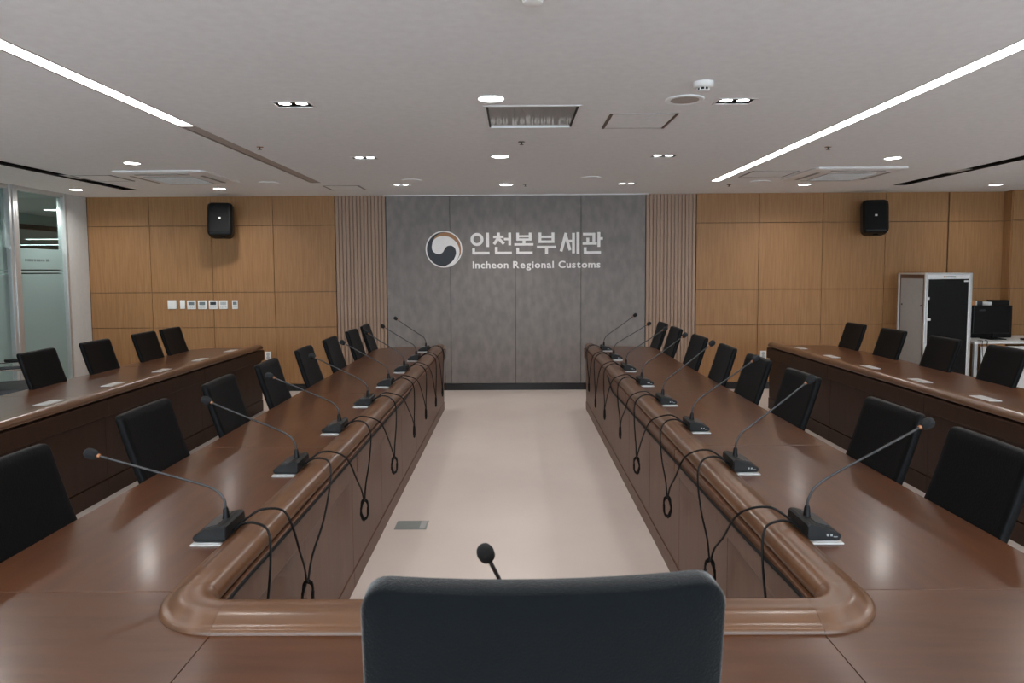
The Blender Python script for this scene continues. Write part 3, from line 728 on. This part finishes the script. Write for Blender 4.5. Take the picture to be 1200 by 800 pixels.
# ================================================================== CHAIRS
def pad(w, h, t, rc=.04, bend=.0, lean=0, wtop=1.0, vb=0.0, crown=0.0, eb=.014):
    """upholstered slab: x width, z height (0..h), y thickness; front faces +y"""
    out = []
    hw = w / 2; n = 6
    for cx, cz, a0 in ((hw - rc, h - rc, 0), (-hw + rc, h - rc, PI / 2), (-hw + rc, rc, PI), (hw - rc, rc, 1.5 * PI)):
        for k in range(n + 1):
            a = a0 + (PI / 2) * k / n; out.append((cx + rc * math.cos(a), cz + rc * math.sin(a)))
        # straight subdivisions come from interpolation below
    pts = []
    for i in range(len(out)):
        a, b = out[i], out[(i + 1) % len(out)]; L = math.dist(a, b); m_ = max(1, int(L / .05))
        for k in range(m_): pts.append((a[0] + (b[0] - a[0]) * k / m_, a[1] + (b[1] - a[1]) * k / m_))
    c = (0, h / 2); rings = []
    def ring(ins, y, sc_=1.0):
        r = []
        for x, z in pts:
            dx, dz = x - c[0], z - c[1]
            x2 = c[0] + dx * sc_ * (1 - ins / hw); z2 = c[1] + dz * sc_ * (1 - ins / (h / 2))
            r.append((x2, y, z2))
        return r
    T = t / 2
    for sc_, yy in ((.02, -T), (.3, -T), (.6, -T), (.85, -T)): rings.append(ring(0, yy, sc_))
    rings += [ring(eb * .85, -T), ring(eb * .28, -T + eb * .36), ring(0, -T + eb), ring(0, T - eb), ring(eb * .28, T - eb * .36), ring(eb * .85, T)]
    for sc_ in (.85, .6, .3, .02): rings.append(ring(0, T + (crown * (1 - sc_)), sc_))
    def warp(p):
        x, y, z = p
        f = z / h
        x = x * (1 + (wtop - 1) * f)
        y = y + bend * (x / hw) ** 2 + vb * math.sin(PI * f)
        return (x, y - math.tan(lean) * z, z)
    rings = [[warp(p) for p in r] for r in rings]
    return MB().loft(rings)
def make_chair(label, w=.43, top=.998, seatz=.46, kind='chair', group='black chairs around the conference table', m='leather', bh=.46, t=.036, rc=.022, bend=.008, lean=19, arms=False, by=-.127, eb=.010):
    c = thing('office_chair', label, 'chair', (0, 0, 0), 0, group)
    b = pad(w, bh, t, rc, bend, math.radians(lean), 1.0, -.008, 0, eb).build('backrest', M[m], c, True); b.location = (0, by, top - bh)
    # seam welt around the shell
    MB().box(-w / 2 + .02, w / 2 - .02, -.235, .24, seatz - .07, seatz, .022).build('seat', M[m], c, True)
    MB().tube(spline([(0, -.12, seatz - .085), (0, -.245, seatz - .075), (0, -.268, seatz + .04), (0, by - .05 - math.tan(math.radians(lean)) * .16 - t / 2 + .02, top - bh + .16)], 5), .016, 8).build('back_support', M['plastic'], c, True)
    MB().lathe([(.11, seatz - .075), (.11, seatz - .085), (.03, seatz - .10), (.028, .20), (.035, .10), (.035, .07)], k=16).build('gas_column', M['plastic'], c, True)
    for k in range(5):
        a = k * 2 * PI / 5 + .3
        l = MB().tube([(.02, 0, .095), (.16, 0, .085), (.27, 0, .068)], [.024, .018, .013], 8).build('leg', M['plastic'], c, True); l.rotation_euler.z = a
        MB().lathe([(.012, -.022), (.026, -.02), (.026, -.004), (.012, 0), (.012, .004), (.026, .008), (.026, .022), (.012, .024)], (.268, 0, .0265), 12, 'y').build('caster', M['plastic'], l, True)
    if arms:
        for s in (-1, 1):
            MB().tube(spline([(s * (w / 2 - .02), .12, seatz - .05), (s * (w / 2 + .04), .12, seatz - .02), (s * (w / 2 + .05), .13, seatz + .17), (s * (w / 2 + .05), -.02, seatz + .215), (s * (w / 2 + .045), -.20, seatz + .20)], 5), .011, 8).build('arm_frame', M['chrome'], c, True)
            MB().box(s * (w / 2 + .05) - .022, s * (w / 2 + .05) + .022, -.16, .10, seatz + .215, seatz + .245, .008).build('armrest', M['seat_black'], c, True)
    return c
proto = make_chair('x')
used = False
def place(x, y, rz, label, group):
    global used
    o = copy_tree(proto) if used else proto
    used = True
    o.location = (x, y, 0); o.rotation_euler.z = rz; o['label'] = label; o['group'] = group; return o
# left arm chairs face +x -> rotate -90
cyL = [2.19, 3.06, 3.85, 4.60, 5.41, 6.18, 7.0, 7.65]; rotL = [0, 1, 3, 3, 2, 1, 0, 2]
cyR = [2.40, 3.01, 3.97, 4.69, 5.39, 6.19, 7.09, 7.75]; rotR = [-1, 1, 1, 0, -2, 1, 0, -1]
for i in range(8):
    wh = 'nearest the camera' if i == 0 else ('farthest from the camera' if i == 7 else ordl(i) + ' from the camera')
    place(-1.395, cyL[i], -PI / 2 + math.radians(rotL[i]), 'black chair tucked in at the left table arm, ' + wh, 'black chairs along the left table arm')
    place(1.395, cyR[i], PI / 2 + math.radians(rotR[i]), 'black chair tucked in at the right table arm, ' + wh, 'black chairs along the right table arm')
for i, y in enumerate((5.31, 6.05, 6.85, 7.38)):
    place(-3.445, y, -PI / 2 + math.radians([2, 1, 1, 1][i]), 'black chair behind the left side desk, ' + ['nearest one, in front of the glass wall', 'in front of the white pier at the corner', 'left one of the pair below the thermostats', 'farthest one, near the back wall'][i], 'black chairs behind the left side desk')
for i, y in enumerate((5.20, 5.95, 6.75, 7.50)):
    place(3.445, y, PI / 2 + math.radians([-2, -1, 0, -1][i]), 'black chair behind the right side desk, ' + ['nearest one, at the right edge', 'in front of the dark rack door', 'just left of the rack', 'farthest one, near the back wall'][i], 'black chairs behind the right side desk')
# large front chair with its back to the camera
hc = make_chair('large charcoal chair with its back to the camera at the head of the table', w=.505, top=1.172, m='fabric', bh=.66, t=.055, rc=.036, bend=.026, lean=9, group=None, arms=True, by=-.20, eb=.008)
hc.location = (.028, 1.215, 0); hc.rotation_euler.z = math.radians(2.2)
# waiting chair by the glass
wc = thing('side_chair', 'black padded chair with chrome frame beside the glass wall', 'chair', (-5.02, 6.95, 0), math.radians(-60))
pad(.62, .40, .06, .05, .02, math.radians(10)).build('backrest', M['seat_black'], wc, True).location = (0, -.28, .50)
MB().box(-.33, .33, -.26, .27, .36, .47, .03).build('seat', M['seat_black'], wc, True)
for s in (-1, 1):
    MB().tube(spline([(s * .36, .24, .0), (s * .36, .24, .62), (s * .36, .20, .66), (s * .36, -.22, .66), (s * .36, -.27, .62), (s * .36, -.27, 0)], 5), .013, 8).build('leg_frame', M['chrome'], wc, True)
    MB().box(s * .36 - .025, s * .36 + .025, -.20, .18, .665, .695, .01).build('armrest', M['seat_black'], wc, True)
    MB().tube([(s * .36, .22, .40), (s * .30, .2, .40)], .01, 8).build('seat_bolt', M['chrome'], wc, True)

# ================================================================== RACK, RIGHT DESK
rk = thing('equipment_rack', 'tall equipment rack with dark glass door and silver frame near the right wall', 'rack', (5.15, 8.49, 0))
a, b, h = .265, .28, 1.53
m = MB()
for x in (-a, a):
    for y in (-b, b): m.box(x - .014, x + .014, y - .014, y + .014, .06, h, .003)
m.build('corner_posts', M['alu'], rk, True)
MB().box(-a - .012, a + .012, -b - .012, b + .012, h - .012, h + .006, .003).build('top_plate', M['alu'], rk)
MB().box(-a, a, -b, b, .06, .09).build('bottom_plate', M['rackgrey'], rk)
for s in (-1, 1):
    MB().box(s * (a - .004), s * (a + .004), -b + .045, b - .045, .13, h - .06).build('side_panel', M['rackgrey'], rk)
    MB().box(s * (a - .01), s * (a + .001), -b + .014, b - .014, .09, h - .012).build('side_frame', M['rackbrown'], rk)
    for y in (-b + .075, b - .075):
        o = MB().box(s * (a + .004), s * (a + .008), y - .010, y + .010, h - .395, h - .375).build('side_latch', M['dark'], rk)
MB().box(-a + .014, a - .014, b - .02, b - .01, .09, h - .012).build('rear_panel', M['rackgrey'], rk)
MB().box(-a + .014, a - .014, -b - .004, -b + .010, h - .065, h - .012).build('header', M['lampwhite'], rk)
MB().box(-.06, -.045, -b - .006, -b - .003, h - .048, h - .030).build('header_badge', M['boxorange'], rk)
m = MB(); x = -.035
for wd in (.012, .008, .014, .010, .014, .010, .012, .008): m.box(x, x + wd, -b - .006, -b - .003, h - .046, h - .032); x += wd + .004
m.build('header_lettering', M['lcd_dark'], rk)
dr = MB().box(-a + .018, a - .018, -b - .002, -b + .006, .10, h - .07).build('door', M['rackglass'], rk)
MB().box(-a + .014, -a + .026, -b - .008, -b - .002, .10, h - .07).box(a - .026, a - .014, -b - .008, -b - .002, .10, h - .07).build('door_frame', M['lampwhite'], dr)
MB().box(-a + .022, -a + .065, -b - .014, -b - .002, h - .56, h - .53, .004).build('door_handle', M['white'], dr)
MB().box(-a + .022, -a + .045, -b - .01, -b - .002, h - .31, h - .28).build('hinge', M['white'], dr)
MB().box(a - .08, a - .03, -b - .0035, -b - .002, h - .10, h - .08).build('door_sticker', M['white'], dr)
for x in (-a + .05, a - .05):
    for y in (-b + .05, b - .05): MB().lathe([(.012, -.014), (.030, -.012), (.030, .012), (.012, .014)], (x, y, .03), 14, 'y').build('caster', M['plastic'], rk, True)

dk = thing('corner_desk', 'white corner desk with a wood edge carrying the monitor', 'desk', (6.3, 8.53, 0))
MB().box(-.82, .70, -.33, .40, .69, .72, .003).build('desk_top', M['white'], dk)
MB().box(-.76, -.45, -.325, -.30, .660, .688).build('wood_rail', M['veneer'], dk)
MB().box(-.70, .70, -.28, -.26, .05, .654).build('modesty_panel', M['white'], dk)
for x in (-.79, .66):
    for y in (-.30, .37): MB().box(x - .02, x + .02, y - .02, y + .02, 0, .69, .003).build('leg', M['alu'], dk)
mo = thing('computer_monitor', 'black computer monitor on the corner desk at the right edge', 'monitor', (5.81, 8.42, .721), math.radians(4))
MB().box(-.235, .245, -.02, .015, .075, .415, .006).build('bezel', M['screen'], mo)
MB().box(-.223, .233, -.0215, -.019, .090, .405).build('screen', M['rackglass'], mo)
MB().box(-.165, -.085, -.0225, -.0212, .350, .368).build('screen_logo', M['lcd_dark'], mo)
MB().box(.055, .105, .014, .045, .0, .20, .004).build('stand', M['plastic'], mo)
MB().box(-.03, .17, -.06, .13, 0, .012, .004).build('stand_base', M['plastic'], mo)
tag(MB().box(5.60, 6.22, 8.62, 8.84, .721, 1.125, .006).build('equipment_box', M['plastic']), 'black equipment case standing behind the monitor', 'equipment')
tag(MB().box(5.70, 5.775, 8.65, 8.74, 1.1255, 1.185, .003).build('carton', M['boxorange']), 'small orange carton on the black case behind the monitor', 'box')
tag(MB().box(5.779, 5.795, 8.65, 8.74, 1.1255, 1.185, .001).build('paper_card', M['white']), 'thin white card standing between the orange carton and black pouch', 'card')
tag(MB().box(5.80, 5.865, 8.65, 8.74, 1.1255, 1.18, .008).build('pouch', M['lcd_dark']), 'small dark pouch on the black case behind the monitor', 'pouch')
tag(MB().box(5.872, 5.98, 8.65, 8.77, 1.1255, 1.168, .004).build('paper_pack', M['white']), 'white paper pack on the black case behind the monitor', 'paper')
tag(MB().box(5.99, 6.20, 8.65, 8.77, 1.1255, 1.19, .006).build('router', M['plastic']), 'small black router on the right end of the case', 'router')
for i, (x, yy) in enumerate(((5.545, 8.18), (5.575, 8.185), (5.63, 8.18))):
    o = MB().tube(spline([(x, 8.24, .728), (x - .01, yy, .724), (x - .02, yy - .012, .66), (x + .01 * i, yy - .01, .40), (x + .05, yy + .05, .32 + .05 * i), (x + .10, yy + .14, .30)], 6), .004, 6).build('desk_cable', M['cable'], None, True)
    tag(o, ['leftmost', 'middle', 'rightmost'][i] + ' thin black cable hanging over the front edge of the corner desk', 'cable', 'cables hanging from the corner desk')
kb = thing('keyboard', 'black keyboard lying on the corner desk right of the monitor', 'keyboard', (6.35, 8.33, .7205), math.radians(-4))
MB().box(-.19, .19, -.06, .06, 0, .014, .003).build('body', M['plastic'], kb)
m = MB()
for r in range(4):
    for q in range(14): m.box(-.18 + q * .026, -.158 + q * .026, -.05 + r * .026, -.028 + r * .026, .014, .018)
m.build('keys', M['plastic_g'], kb)

# floor box
fb = thing('floor_box', 'flat grey-green metal floor outlet plate near the left table arm', 'floor outlet', (-.655, 4.235, 0))
MB().box(-.10, .10, -.07, .07, .0, .004, .001).build('lid', M['steel'], fb)
MB().box(-.088, .045, -.058, .058, .004, .0052).build('flap', M['steel'], fb)
MB().box(.055, .09, -.06, .06, .004, .0055).build('latch', M['alu'], fb)
